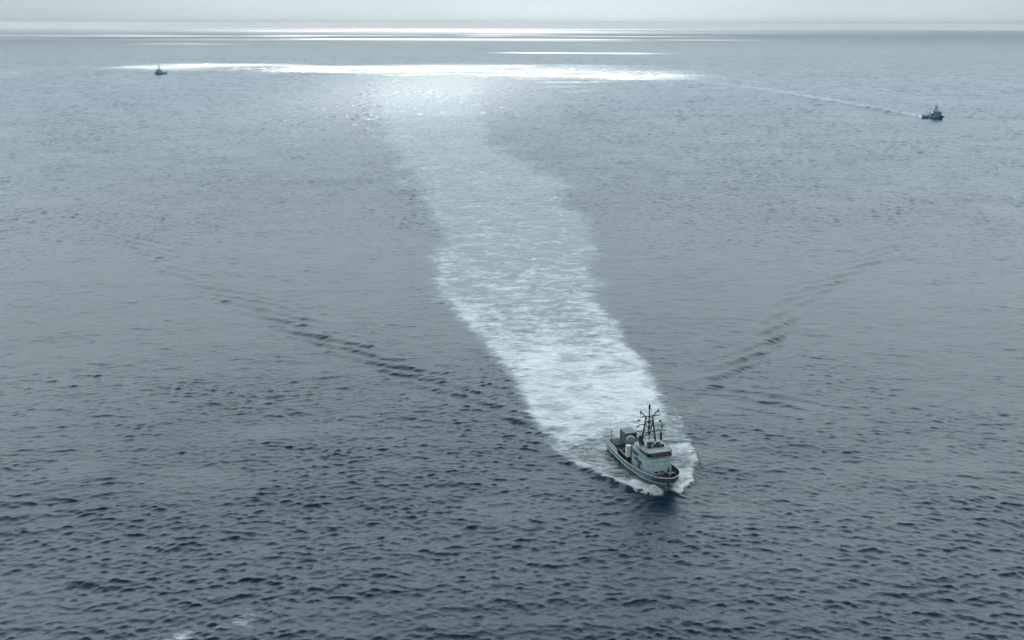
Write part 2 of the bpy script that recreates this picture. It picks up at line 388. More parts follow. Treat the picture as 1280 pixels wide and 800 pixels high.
# ------------------------------------------------------------------ broken cloud layer overhead (its gaps let the sun reach the far sea)
def build_clouds():
    ALT = 700.0
    sx, sy = sunvec.x / sunvec.z * ALT, sunvec.y / sunvec.z * ALT
    def axis(lo, hi, c0, c1, fine, growth):
        a = list(np.arange(c0, c1, fine)); st = fine
        b = []; p = c0
        while p > lo: st *= growth; p -= st; b.append(p)
        st = fine; q = []; p = a[-1]
        while p < hi: st *= growth; p += st; q.append(p)
        return np.array(b[::-1] + a + q)
    gx = axis(-24000, 24000, -1800, 1500, 30, 1.05); gy = axis(-9000, 22000, 900, 3600, 25, 1.035)
    X, Y = np.meshgrid(gx, gy)                       # in shadow coordinates on the sea
    n1 = VN(X / 260, Y / 260, 4) - 0.5; n2 = VN(X / 1500 + 4, Y / 900, 4)
    gap = np.zeros_like(X)
    yy = Y + n1 * 380; xx = X + n1 * 420
    top = np.interp(X, [-850, -500, -440, -380, -150, 330], [2235, 2240, 2190, 2115, 2160, 2240]) + n1 * 90
    fine = VN(X / 90 + 60, Y / 36, 3)
    edge = sst(-800, -640, X + n1 * 200) * (1 - sst(40, 420, xx))
    low = np.interp(X, [-850, -480, -420, -150, 60, 330], [2090, 2030, 1900, 1800, 1560, 1680])
    g1 = sst(low - 140, low + 150, Y + n1 * 420 + (fine - .5) * 240) * (1 - sst(top - 85, top + 55, Y)) * edge * np.clip((0.1 + 0.0 * X + 0.15 + 1.5 * (fine - 0.25)) * (0.42 + 1.7 * (1 - sst(-520, -60, X)) + 0.35 * sst(60, 300, X)), 0.06, 0.95)
    g1 = g1 * (1 - 0.5 * sst(1990, 2090, Y + n1 * 120) * sst(-560, -500, X) * (1 - sst(-440, -390, X)))
    g2 = 0.11 * np.exp(-((X + 120 + (1500 - Y) * 0.03) / 160) ** 2) * sst(500, 1500, Y) * (1 - sst(2150, 2330, Y))
    g6 = np.exp(-((Y - 7350) / 200) ** 2) * (1 - sst(-2600, -1900, X)) + 0.6 * np.exp(-((Y - 4450 + n1 * 90) / 70) ** 2) * sst(-1700, -1500, X) * (1 - sst(-1350, -1150, X)) + 0.9 * np.exp(-((Y - 15500) / 900) ** 2) * (1 - sst(-2000, 2500, X))
    g3 = 0.9 * sst(-0.05, 0.3, VN(X / 1400, Y / 420 + 7, 3) - 0.55) * sst(5200, 6000, Y) * (1 - sst(500, 1800, X))
    g3 = np.maximum(g3, 0.8 * np.exp(-((Y - 6000) / 170) ** 2) * sst(-1500, -1000, X) * (1 - sst(300, 900, X)))
    g3 = np.maximum(g3, 0.9 * np.exp(-((Y - 7300) / 220) ** 2) * (1 - sst(-2500, -2000, X)))
    g4 = 0.5 * np.exp(-((Y - 3190 + n1 * 80) / 60) ** 2) * sst(-100, 60, X) * (1 - sst(330, 520, X))
    g5 = 0.5 * np.exp(-((Y - 1750 + n1 * 90) / 110) ** 2) * sst(-1300, -1150, X) * (1 - sst(-1000, -800, X))
    gap = np.clip(np.maximum.reduce([g1, g2, g3, g4, g5, g6]), 0, 1)
    cover = np.clip(1 - gap, 0, 1) * (1 - 0.22 * sst(8500, 12000, Y)) * np.clip(1.0 - 0.02 * n2 * sst(900, 1600, Y), 0, 1)
    rad2 = X ** 2 + Y ** 2
    Z = ALT + (VN(X / 420, Y / 420 + 30, 4) - 0.5) * 160 - rad2 / (2 * R_EARTH)
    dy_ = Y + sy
    thin = np.interp(dy_, [-9000, -900, -400, 420, 680, 1050, 1400, 2200, 4200, 9000, 23000], [.30, .30, .06, .035, .27, 1.0, .92, .50, .36, .34, .33]) * (0.86 + 0.28 * (VN(X / 900 + 2, Y / 600, 4)))  # cloud brightness graded by position, shaped to light the water and boat
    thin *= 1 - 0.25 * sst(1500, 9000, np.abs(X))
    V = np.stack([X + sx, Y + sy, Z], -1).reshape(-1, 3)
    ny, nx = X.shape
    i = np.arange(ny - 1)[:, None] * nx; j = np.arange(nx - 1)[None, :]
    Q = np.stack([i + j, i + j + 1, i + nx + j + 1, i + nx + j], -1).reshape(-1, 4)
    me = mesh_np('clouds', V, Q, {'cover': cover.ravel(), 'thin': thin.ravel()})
    m, t, o = new_mat('cloud_base')
    at = N(t, 'ShaderNodeAttribute', attribute_name='cover')
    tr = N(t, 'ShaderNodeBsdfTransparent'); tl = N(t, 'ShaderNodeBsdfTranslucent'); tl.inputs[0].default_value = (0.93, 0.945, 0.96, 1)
    at2 = N(t, 'ShaderNodeAttribute', attribute_name='thin')  # hand-graded brightness of the cloud underside
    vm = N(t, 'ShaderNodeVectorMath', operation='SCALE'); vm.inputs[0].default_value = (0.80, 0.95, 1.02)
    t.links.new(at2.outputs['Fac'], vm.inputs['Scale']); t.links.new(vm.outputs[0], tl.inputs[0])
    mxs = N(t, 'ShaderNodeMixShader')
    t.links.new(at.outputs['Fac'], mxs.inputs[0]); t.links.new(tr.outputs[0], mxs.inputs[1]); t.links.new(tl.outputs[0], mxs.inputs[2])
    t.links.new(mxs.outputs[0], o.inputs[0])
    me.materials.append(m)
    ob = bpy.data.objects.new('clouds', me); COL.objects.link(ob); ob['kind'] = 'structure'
    print('clouds', len(V))
build_clouds()

# ------------------------------------------------------------------ haze
def build_haze():
    bm = bmesh.new(); bmesh.ops.create_cube(bm, size=1)
    for v in bm.verts: v.co = (v.co.x * 100000, v.co.y * 100000, -160 if v.co.z < 0 else 112)
    me = bpy.data.meshes.new('haze'); bm.to_mesh(me); bm.free()
    m, t, o = new_mat('haze_air')
    p = N(t, 'ShaderNodeVolumePrincipled'); p.inputs['Color'].default_value = (0.50, 0.53, 0.54, 1); p.inputs['Density'].default_value = 5.8e-5
    t.links.new(p.outputs[0], o.inputs['Volume']); me.materials.append(m)
    ob = bpy.data.objects.new('haze', me); COL.objects.link(ob); ob['kind'] = 'stuff'
build_haze()

# ------------------------------------------------------------------ mesh-building helpers for the boats
class MB:
    def __init__(s): s.v = []; s.f = []
    def add(s, v, f):
        b = len(s.v); s.v += [tuple(p) for p in v]; s.f += [tuple(i + b for i in q) for q in f]; return s
    def box(s, c, d, rz=0, ry=0):
        a = []
        cz, sz = math.cos(rz), math.sin(rz); cy, sy = math.cos(ry), math.sin(ry)
        for x, y, z in ((-1,-1,-1),(1,-1,-1),(1,1,-1),(-1,1,-1),(-1,-1,1),(1,-1,1),(1,1,1),(-1,1,1)):
            x, y, z = x * d[0] / 2, y * d[1] / 2, z * d[2] / 2
            x, z = cy * x + sy * z, -sy * x + cy * z
            a.append((c[0] + cz * x - sz * y, c[1] + sz * x + cz * y, c[2] + z))
        return s.add(a, [(3,2,1,0),(4,5,6,7),(0,1,5,4),(1,2,6,5),(2,3,7,6),(3,0,4,7)])
    def tube(s, pts, r, n=8, r2=None):
        pts = [Vector(p) for p in pts]; rings = []
        for i, p in enumerate(pts):
            d = (pts[min(i + 1, len(pts) - 1)] - pts[max(i - 1, 0)]).normalized()
            a = d.cross(Vector((0, 0, 1)) if abs(d.z) < 0.9 else Vector((1, 0, 0))).normalized(); b = d.cross(a)
            rad = r if r2 is None else r + (r2 - r) * i / (len(pts) - 1)
            rings.append([p + (a * math.cos(2 * math.pi * k / n) + b * math.sin(2 * math.pi * k / n)) * rad for k in range(n)])
        v = [q for g in rings for q in g]; f = []
        for i in range(len(pts) - 1):
            for k in range(n):
                k2 = (k + 1) % n; f.append((i * n + k, i * n + k2, (i + 1) * n + k2, (i + 1) * n + k))
        f += [tuple(range(n))[::-1], tuple(range((len(pts) - 1) * n, len(pts) * n))]
        return s.add(v, f)
    def lathe(s, c, prof, n=24):
        v = [(c[0] + r * math.cos(2 * math.pi * k / n), c[1] + r * math.sin(2 * math.pi * k / n), c[2] + z) for r, z in prof for k in range(n)]
        f = []
        for i in range(len(prof) - 1):
            for k in range(n):
                k2 = (k + 1) % n; f.append((i * n + k, i * n + k2, (i + 1) * n + k2, (i + 1) * n + k))
        f += [tuple(range(n))[::-1], tuple(range((len(prof) - 1) * n, len(prof) * n))]
        return s.add(v, f)
    def prism(s, bot, top):
        n = len(bot); v = list(bot) + list(top)
        f = [(i, (i + 1) % n, n + (i + 1) % n, n + i) for i in range(n)] + [tuple(range(n))[::-1], tuple(range(n, 2 * n))]
        return s.add(v, f)
    def build(s, name, mat, parent=None, smooth=False, bevel=0):
        me = bpy.data.meshes.new(name); me.from_pydata(s.v, [], s.f); me.update()
        bm = bmesh.new(); bm.from_mesh(me)
        bmesh.ops.remove_doubles(bm, verts=bm.verts, dist=1e-5); bmesh.ops.recalc_face_normals(bm, faces=bm.faces)
        if bevel: bmesh.ops.bevel(bm, geom=bm.edges[:], offset=bevel, segments=2, affect='EDGES', clamp_overlap=True)
        for fc in bm.faces: fc.smooth = smooth
        bm.to_mesh(me); bm.free()
        me.materials.append(mat)
        o = bpy.data.objects.new(name, me); COL.objects.link(o)
        if parent: o.parent = parent
        return o

def thing(name, label, cat, loc=(0, 0, 0), rz=0, group=None):
    o = bpy.data.objects.new(name, None); COL.objects.link(o)
    o.location = loc; o.rotation_euler = (0, 0, rz); o['label'] = label; o['category'] = cat
    if group: o['group'] = group
    return o

# boat coordinates: x = metres ahead of the stem at the waterline (negative is aft), y to port, z up
D_S  = [0, .12, .35, .8, 1.5, 2.6, 4.3, 6.3, 9.3, 13.7, 19.7, 24.3]
Y_S  = [0, .6, 1.08, 1.68, 2.3, 2.92, 3.4, 3.58, 3.65, 3.6, 3.45, 3.2]
Z_D  = [0, 2, 4.6, 8, 11, 14, 18, 24.3]
Z_S  = [3.75, 3.65, 3.4, 2.95, 2.5, 2.15, 1.95, 1.95]
LOA = 24.3
def sheer(d): return float(np.interp(d, D_S, Y_S)), float(np.interp(d, Z_D, Z_S))
def stem_x(q):           # stem rake from keel to bulwark top
    return -1.2 + 1.2 * min(1, q / 0.28) if q < 0.28 else 1.7 * ((q - 0.28) / 0.72) ** 1.15
def hull_pt(t, q, side):
    """t 0..1 stem to transom, q 0 keel .28 waterline 1 bulwark top"""
    xs = stem_x(q); x = xs + (-22.6 - xs) * t; d = xs - x
    ys, zs = sheer(d * LOA / (xs + 22.6)); yw = float(np.interp(d, [0, 1, 2, 5, 8, 12, 22.6], [0, .42, .8, 1.8, 2.5, 2.95, 2.95]))
    if q < 0.28:
        w = q / 0.28; z = -1.3 * (1 - w); y = yw * (0.25 + 0.75 * w ** 0.6)
    else:
        w = (q - 0.28) / 0.72; z = zs * w; wk = min(1, w / 0.66); y = yw + (ys - yw) * (0.4 * wk + 0.6 * wk ** 1.9)
    return (x, side * y, z)
TS = [(i / 46) ** 1.7 for i in range(47)]
QS = [0, .14, .28, .4, .52, .64, .75, .86, .93, 1]

def build_boat(label, loc, rz):
    B = thing('patrol_boat', label, 'patrol boat', loc, rz, 'patrol boats steaming in formation')
    # hull shell
    h = MB()
    for side in (-1, 1):
        v = [hull_pt(t, q, side) for q in QS for t in TS]; n = len(TS); f = []
        for i in range(len(QS) - 1):
            for j in range(n - 1):
                a = (i * n + j, i * n + j + 1, (i + 1) * n + j + 1, (i + 1) * n + j); f.append(a if side > 0 else a[::-1])
        h.add(v, f)
    tr = [hull_pt(1, q, -1) for q in QS] + [hull_pt(1, q, 1) for q in QS[::-1]]
    h.add(tr, [tuple(range(len(tr)))])
    h.build('hull', M['hull'], B, smooth=False)
    for p in B.children[0].data.polygons: p.use_smooth = len(p.vertices) == 4
    # deck and inner bulwark
    def inner(t, side, dz):
        x, y, z = hull_pt(t, 1, side); y = side * max(0, abs(y) - 0.14)
        if t < 1e-4: x -= 0.25
        return (x, y, z - dz)
    dk = MB(); n = len(TS)
    v = [inner(t, -1, .95) for t in TS] + [inner(t, 1, .95) for t in TS]
    dk.add(v, [(j, j + 1, n + j + 1, n + j) for j in range(n - 1)]); dk.build('deck', M['deck'], B)
    for side in (-1, 1):
        b = MB(); v = [inner(t, side, 0) for t in TS] + [inner(t, side, .95) for t in TS]
        b.add(v, [(j, j + 1, n + j + 1, n + j) for j in range(n - 1)]); b.build('bulwark', M['deck'], B, smooth=True)
    bt = MB().box((-22.5, 0, 1.48), (.12, 6.2, .94)); bt.build('stern_bulwark', M['hull'], B)
    cap = MB()
    pts = [hull_pt(t, 1, -1) for t in TS[::-1]] + [hull_pt(t, 1, 1) for t in TS[1:]]
    cap.tube([(x, y, z + .03) for x, y, z in pts], .09, 6); cap.build('cap_rail', M['trim'], B, smooth=True)
    for q, nm in ((0.74, 'rub_rail'),):
        rb = MB(); pts = [hull_pt(t, q, -1) for t in TS[::-1]] + [hull_pt(t, q, 1) for t in TS[1:]]
        rb.tube([(x, y * 1.015, z) for x, y, z in pts], .08, 6); rb.build(nm, M['trim'], B, smooth=True)
    # anchor in its pocket, scuppers along the side
    MB().box((1.12, -0.42, 2.35), (.28, .42, .5), rz=-.9).build('anchor', M['dark'], B, bevel=.05)
    for d in (10.5, 12.6, 15.0, 17.2, 19.6):
        for side in (-1, 1):
            x, y, z = hull_pt(d / 24.3, .9, side); MB().box((x, y * 1.004, z), (.7, .06, .12), rz=side * .01).build('scupper', M['dark'], B)
    for d in (16.5, 18.5, 20.4):
        x, y, z = hull_pt(d / 24.3, .5, -1); MB().tube([(x, y - .14, z + .45), (x, y - .16, z - .45)], .17, 8).build('fender', M['dark'], B, smooth=True)
    # deckhouse: faceted front, raked
    def plan(xf, cx, hw_f, hw_s, xa, z): return [(xf, -hw_f, z), (xf, hw_f, z), (xf - cx, hw_s, z), (xa, hw_s, z), (xa, -hw_s, z), (xf - cx, -hw_s, z)]
    z0, z1, z2 = 1.6, 5.42, 6.62
    lo = plan(-3.15, .8, 2.3, 2.6, -11.2, z0); hi = plan(-3.75, .75, 2.2, 2.5, -11.2, z1)
    MB().prism(lo, hi).build('deckhouse', M['house'], B, bevel=.04)
    sm = MB()
    def facequad(k, a0, a1, za, zb, off):
        """rectangle on a face of the house between bottom/top polygons (k index), fractions along the face"""
        return None
    for za in (4.12,):
        w = (za - z0) / (z1 - z0); P = [tuple(Vector(lo[i]).lerp(Vector(hi[i]), w)) for i in range(6)]
        P = [(x + (.012 if x > -5 else 0), y * 1.006, z) for x, y, z in P]
        sm.tube([P[4], P[5], P[0], P[1], P[2], P[3]], .025, 5)
    sm.build('seam', M['mast'], B)
    # wheelhouse storey
    wl_ = plan(-4.0, .75, 2.05, 2.38, -9.6, z1); wh_ = plan(-4.25, .75, 2.0, 2.3, -9.6, z2)
    MB().prism(wl_, wh_).build('wheelhouse', M['house'], B)
    def pane(a, b, c, d, f0, f1, g0, g1, off):
        a, b, c, d = map(Vector, (a, b, c, d))
        nrm = (b - a).cross(d - a).normalized()
        def P(f, g): return a.lerp(b, f).lerp(d.lerp(c, f), g)
        q = [P(f0, g0), P(f1, g0), P(f1, g1), P(f0, g1)]
        return [tuple(p + nrm * off) for p in q], [tuple(p + nrm * -.02) for p in q]
    faces = [(0, 1, 5), (1, 2, 2), (5, 0, 2), (2, 3, 5), (4, 5, 5)]
    for i, j, cnt in faces:
        a, b, c, d = wl_[i], wl_[j], wh_[j], wh_[i]
        for kx in range(cnt):
            if cnt == 5 and i in (2, 4) and ((kx == 4 and i == 2) or (kx == 0 and i == 4)): continue
            f0, f1 = (kx + .02) / cnt, (kx + .98) / cnt
            o_, i_ = pane(a, b, c, d, f0, f1, .08, .95, .03)
            MB().prism(i_, o_).build('window', M['glass'], B)
    # long dark slots along the side of the deckhouse, door
    for side in (-1, 1):
        y1 = side * 2.56
        for (xa, xb, za) in ((-10.6, -8.4, 4.75), (-9.6, -6.6, 3.75)):
            MB().box(((xa + xb) / 2, y1, za), (xb - xa, .1, .42)).build('side_window', M['glass'], B)
        MB().tube([(-11.0, side * 2.62, 5.2), (-5.2, side * 2.62, 5.2)], .04, 6).build('handrail', M['dark'], B)
    house_parts = [o for o in B.children if o.name.split('.')[0] in ('deckhouse', 'seam', 'wheelhouse', 'window')]
    # roof slab with overhang
    rp = plan(-3.85, .9, 2.2, 2.6, -9.9, 6.63)
    MB().prism(rp, [(x, y, 6.8) for x, y, z in rp]).build('roof', M['roof'], B, bevel=.03)
    # small fittings on the house front and roof
    MB().tube([(-3.2, 1.2, 2.7), (-3.0, 1.2, 3.5)], .1, 6).build('vent_pipe', M['dark'], B)
    for (x, y, w, l, hh) in ((-6.2, 1.7, .5, .5, .5), (-6.3, .9, .6, .5, .55), (-6.4, .1, .5, .6, .5), (-6.3, -1.0, .7, .5, .45), (-7.1, 1.2, .8, .6, .6), (-7.4, -.4, .9, .7, .7), (-8.2, -1.6, .6, .6, .7)):
        MB().box((x, y, 6.8 + hh / 2), (l, w, hh)).build('roof_locker', M['dark'], B, bevel=.06)
    for (x, y) in ((-6.0, -.55), (-6.1, 2.0), (-7.0, .5)):
        MB().lathe((x, y, 6.8), [(.05, 0), (.05, .45), (.14, .47), (.17, .6), (.1, .74), (.02, .78)], 10).build('deck_lamp', M['white'], B, smooth=True)
    MB().lathe((-8.0, .75, 6.8), [(.38, 0), (.42, .25), (.36, .5), (.2, .66), (.02, .7)], 14).build('satellite_dome', M['roof'], B, smooth=True)
    MB().tube([(-4.6, 2.35, 6.8), (-4.6, 2.35, 7.3)], .06, 6).build('side_lamp', M['dark'], B)
    MB().box((-4.7, 2.75, 6.5), (.35, .3, .4)).build('side_lamp', M['dark'], B, bevel=.05)
    # guard rail round the wheelhouse roof, life-raft canisters, door
    rail = [(-9.8, -2.45), (-7.2, -2.45), (-4.9, -2.4), (-4.1, -1.9), (-4.1, 1.9), (-4.9, 2.4), (-7.2, 2.45), (-9.8, 2.45)]
    for hgt in (7.25, 7.65): MB().tube([(x, y, hgt) for x, y in rail if not (x == -4.1)][:3], .025, 5).build('guard_rail', M['mast'], B); MB().tube([(x, y, hgt) for x, y in rail][5:], .025, 5).build('guard_rail', M['mast'], B)
    for (x, y) in rail:
        if x < -4.5: MB().tube([(x, y, 6.78), (x, y, 7.66)], .03, 5).build('stanchion', M['mast'], B)
    for side in (-1, 1):
        MB().tube([(-11.1, side * 1.7, 5.75), (-10.0, side * 1.7, 5.75)], .3, 10).build('raft_canister', M['white'], B, smooth=True)
        MB().box((-7.6, side * 2.6, 2.75), (.8, .06, 1.75)).build('door', M['hull'], B, bevel=.02)
    for y in (-1.1, .05, 1.3): MB().box((-3.27, y, 2.4), (.07, .5, .35)).build('vent_grille', M['dark'], B)
    MB().tube([(-3.55, -2.0, 4.95), (-3.5, 2.2, 4.95)], .03, 5).build('handrail', M['mast'], B)
    for y in (-1.9, -.6, .8, 2.0): MB().box((-3.98, y + .15, 6.55), (.2, .16, .1)).build('wiper_box', M['dark'], B)
    # foredeck gear
    MB().tube([(-1.0, -.55, 3.05), (-1.0, .55, 3.05)], .33, 10).build('windlass', M['dark'], B, smooth=True)
    MB().box((-1.05, .95, 2.95), (.8, .7, .8)).build('deck_locker', M['dark'], B, bevel=.05)
    MB().box((-1.9, 1.9, 2.85), (.7, .9, .6)).build('deck_locker', M['dark'], B, bevel=.05)
    MB().tube([(.7, 0, 2.7), (.75, 0, 4.5)], .045, 6).build('jackstaff', M['white'], B)
    for y in (-.9, .9): MB().tube([(.35, y, 2.7), (.35, y, 3.2)], .11, 8).build('bollard', M['dark'], B)
    # after deckhouse shelf, casing, white locker, radome
    MB().box((-12.6, .4, 2.9), (2.8, 3.4, 3.0)).build('casing', M['house'], B, bevel=.05)
    MB().box((-12.5, -2.72, 3.55), (.95, .95, 2.7)).build('white_locker', M['white'], B, bevel=.05)
    MB().box((-12.1, -1.8, 3.4), (.9, .8, 3.6)).build('exhaust_stack', M['dark'], B, bevel=.06)
    MB().tube([(-14.9, -1.1, 1.0), (-14.9, -1.1, 3.75)], .55, 12).build('radome_pedestal', M['dark'], B, smooth=True)
    prof = [(.6, 3.7), (.93, 3.85), (.95, 5.1)] + [(.95 * math.cos(a), 5.12 + .95 * math.sin(a)) for a in np.linspace(0, 1.5, 9)]
    MB().lathe((-14.9, -1.1, 0), prof, 28).build('radome', M['dome'], B, smooth=True)
    # raised after deck
    MB().box((-16.45, 0, 1.35), (4.9, 4.3, 1.35)).build('cargo_deck', M['rust'], B, bevel=.03)
    MB().box((-20.65, 0, 1.34), (3.4, 5.6, 1.35)).build('stern_platform', M['deck'], B, bevel=.03)
    MB().box((-16.45, -2.22, 2.05), (4.9, .12, .14)).build('deck_edge', M['trim'], B)
    MB().box((-16.45, 2.22, 2.05), (4.9, .12, .14)).build('deck_edge', M['trim'], B)
    for (x, y, w, l, hh) in ((-16.6, -1.6, .7, .9, .6), (-17.4, 1.4, .8, 1.2, .5), (-14.2, 1.1, .9, .9, .8)):
        MB().box((x, y, 2.03 + hh / 2), (l, w, hh)).build('deck_locker', M['rust'], B, bevel=.05)
    # quarter platforms and stern rails
    for side in (-1, 1):
        qb = []
        for dd, hh in ((17.6, .06), (18.1, .75), (19.5, .95), (21.5, 1.0), (24.25, 1.0)):
            t_ = dd / 24.3; x, y, z = hull_pt(t_, 1, side); qb.append(((x, y, z), (x, y - side * .12, z), (x, y * .985 - side * .12, z + hh), (x, y * .985, z + hh)))
        m_ = MB(); m_.add([p for q in qb for p in q], [(a * 4 + k, a * 4 + (k + 1) % 4, a * 4 + 4 + (k + 1) % 4, a * 4 + 4 + k) for a in range(4) for k in range(4)] + [(3, 2, 1, 0), (16, 17, 18, 19)])
        m_.build('quarter_bulwark', M['house'], B)
        for x in (-22.5, -21.7, -20.9, -20.1):
            MB().tube([(x, side * 3.02, 2.85), (x, side * 3.02, 3.6)], .03, 5).build('stanchion', M['mast'], B)
        MB().tube([(-22.5, side * 3.02, 3.6), (-20.1, side * 3.02, 3.6)], .03, 5).build('stern_rail', M['mast'], B)
    for y in (-2, -1, 0, 1, 2): MB().tube([(-22.5, y, 1.95), (-22.5, y, 2.95)], .03, 5).build('stanchion', M['mast'], B)
    MB().tube([(-22.5, -3.05, 2.95), (-22.5, 3.05, 2.95)], .03, 5).build('stern_rail', M['mast'], B)
    MB().tube([(-21.6, -2.6, 1.9), (-21.6, -2.6, 4.1)], .06, 6).build('stern_lamp', M['mast'], B)
    MB().lathe((-21.6, -2.6, 4.05), [(.1, 0), (.2, .1), (.2, .3), (.05, .4)], 8).build('stern_lamp', M['dark'], B)
    # lattice mast
    n_before = len(B.children)
    mx = -8.9
    A = {'z0': 6.8, 'z1': 12.0}
    for sy in (-1, 1):
        MB().tube([(mx, sy * 1.5, 6.8), (mx, sy * .68, 12.05)], .2, 8, .16).build('mast_leg', M['mast'], B, smooth=True)
        MB().tube([(mx - 2.2, sy * .9, 5.4), (mx - .1, sy * .75, 11.0)], .1, 6).build('mast_brace', M['mast'], B, smooth=True)
        MB().tube([(mx, sy * .62, 12.0), (mx, sy * 1.5, 13.1)], .11, 6).build('mast_brace', M['mast'], B, smooth=True)
        MB().lathe((mx, sy * 1.8, 13.0), [(.14, -.1), (.17, 0), (.17, .4), (.12, .5)], 8).build('mast_lamp', M['dark'], B)
    for (ya, za, yb, zb) in ((-1.25, 7.6, .95, 10.6), (1.25, 7.6, -.95, 10.6), (-.95, 10.7, .7, 12.0), (.95, 10.7, -.7, 12.0)): MB().tube([(mx - .1, ya, za), (mx - .1, yb, zb)], .06, 6).build('mast_brace', M['mast'], B)
    MB().tube([(mx, -1.15, 8.0), (mx - .6, 1.2, 8.9)], .06, 6).build('mast_brace', M['mast'], B)
    for z, ya, yb in ((9.35, -1.1, 3.1), (10.75, -.9, 2.85), (12.0, -.72, .72), (13.1, -1.9, 1.9), (9.8, -2.7, -1.0), (11.25, -2.5, -.8)):
        MB().tube([(mx, ya, z), (mx, yb, z)], .115, 6).build('yardarm', M['mast'], B, smooth=True)
    MB().tube([(mx, 0, 9.3), (mx, 0, 14.6)], .12, 8).build('mast_pole', M['mast'], B, smooth=True)
    MB().lathe((mx, 0, 13.7), [(.12, 0), (.2, .05), (.2, .8), (.1, .95)], 10).build('mast_lamp', M['dark'], B)
    for z in (11.9, 10.85, 9.75, 8.55): MB().lathe((mx + .05, 0, z), [(.06, 0), (.24, .08), (.24, .35), (.05, .5)], 8).build('mast_lamp', M['dark'], B)
    MB().tube([(mx, 0, 8.6), (mx, 0, 9.3)], .03, 5).build('mast_pole', M['mast'], B)
    MB().box((mx, 0, 10.95), (.5, .6, .3)).build('mast_box', M['dark'], B, bevel=.04)
    MB().box((mx, 2.35, 11.0), (.35, .55, .3)).build('mast_box', M['dark'], B, bevel=.04)
    MB().box((mx, -2.15, 11.6), (.35, .6, .25)).build('mast_box', M['dark'], B, bevel=.04)
    MB().tube([(mx, 2.8, 9.4), (mx, 2.8, 10.1)], .12, 8).build('radar_post', M['mast'], B)
    MB().box((mx, 2.75, 10.18), (.22, 2.0, .16), rz=.1).build('radar_scanner', M['trim'], B, bevel=.04)
    MB().box((mx - .03, -2.35, 10.35), (.03, .45, .34)).build('signal_flag', M['red'], B)
    for y, z in ((-1.95, 7.0), (2.5, 7.15)):
        MB().tube([(mx + .3, y, 6.4), (mx + .3, y, z)], .1, 6).build('aerial_base', M['dark'], B)
        MB().lathe((mx + .3, y, z), [(.18, 0), (.24, .05), (.24, .65), (.17, .7), (.17, .85), (.24, .9), (.24, 1.45), (.1, 1.65)], 10).build('aerial', M['dark'], B)
    for (a, b) in (((-8.9, 1.7, 12.9), (-14.5, 1.2, 4.4)), ((-8.9, -1.7, 12.9), (-14.2, -.6, 4.4)), ((-8.9, 1.9, 12.9), (-4.6, 2.2, 6.8)), ((-8.9, -2.6, 11.2), (-10.2, -2.3, 6.8)), ((-8.9, 2.8, 10.7), (-9.6, 2.4, 6.8))):
        MB().tube([a, b], .018, 4).build('rigging_wire', M['mast'], B)
    for (x, y, a, b) in ((-9.7, -2.4, 6.7, 10.2), (-5.2, -2.2, 6.8, 8.6), (-9.7, 2.4, 6.7, 9.6)):
        MB().tube([(x, y, a), (x - .15, y, b)], .02, 5).build('whip_aerial', M['mast'], B)
    for o in B.children[n_before:]:
        if o.name.startswith('whip'): continue
        for v_ in o.data.vertices: v_.co.z = 6.6 + (v_.co.z - 6.6) * 0.87; v_.co.y = v_.co.y * 1.06 + 0.35
    for o in house_parts:
        for v_ in o.data.vertices: v_.co.y += 0.15
    return B

RZ = HEAD - math.pi / 2
near_boat = build_boat('grey patrol boat with lattice mast and foaming bow wave, wide white wake behind it', (STEM[0], STEM[1], 0), RZ)
TRIM = math.radians(1.2)             # running slightly bow-up
near_boat.location.z = 12 * math.sin(TRIM); near_boat.rotation_euler = (0, -TRIM, RZ)

def copy_tree(o, parent=None, pos=None):
    c = o.copy(); COL.objects.link(c)
    if parent: c.parent = parent
    for ch in list(o.children): copy_tree(ch, c)
    return c
fb = copy_tree(near_boat)
fb.location = (399, 948, -.15); fb.rotation_euler = (0, 0, math.radians(-69))
fb['label'] = 'small backlit blue-grey patrol boat trailing a thin pale wake on dull water'
fc = copy_tree(near_boat)
fc.location = (-613, 1774, -.25); fc.rotation_euler = (0, 0, math.radians(-112))
fc.scale = (1.12, 1.12, 1.12)
fc['label'] = 'tiny dark patrol boat in front of the glaring sunlit strip of sea'

backlit_blue = paint('backlit_grey_blue', (0.018, 0.095, 0.16), 0.5)  # same grey boats: their backlit darkening is put into this paint
for boat in (fb, fc):
    for ch in boat.children:
        if ch.data.materials[0] in (M['hull'], M['house'], M['roof'], M['trim'], M['dome'], M['mast'], M['rust']):
            ch.material_slots[0].link = 'OBJECT'; ch.material_slots[0].material = backlit_blue

def on_boat(x, y, z):
    p = STEM + FWD * x + PORT * y
    return (p[0], p[1], z)
def ride(T):
    """cargo takes the boat's trim"""
    x = (T.location.x - STEM[0]) * FWD[0] + (T.location.y - STEM[1]) * FWD[1]
    T.location.z += (x + 12) * math.sin(TRIM); T.rotation_euler = (0, -TRIM, RZ)

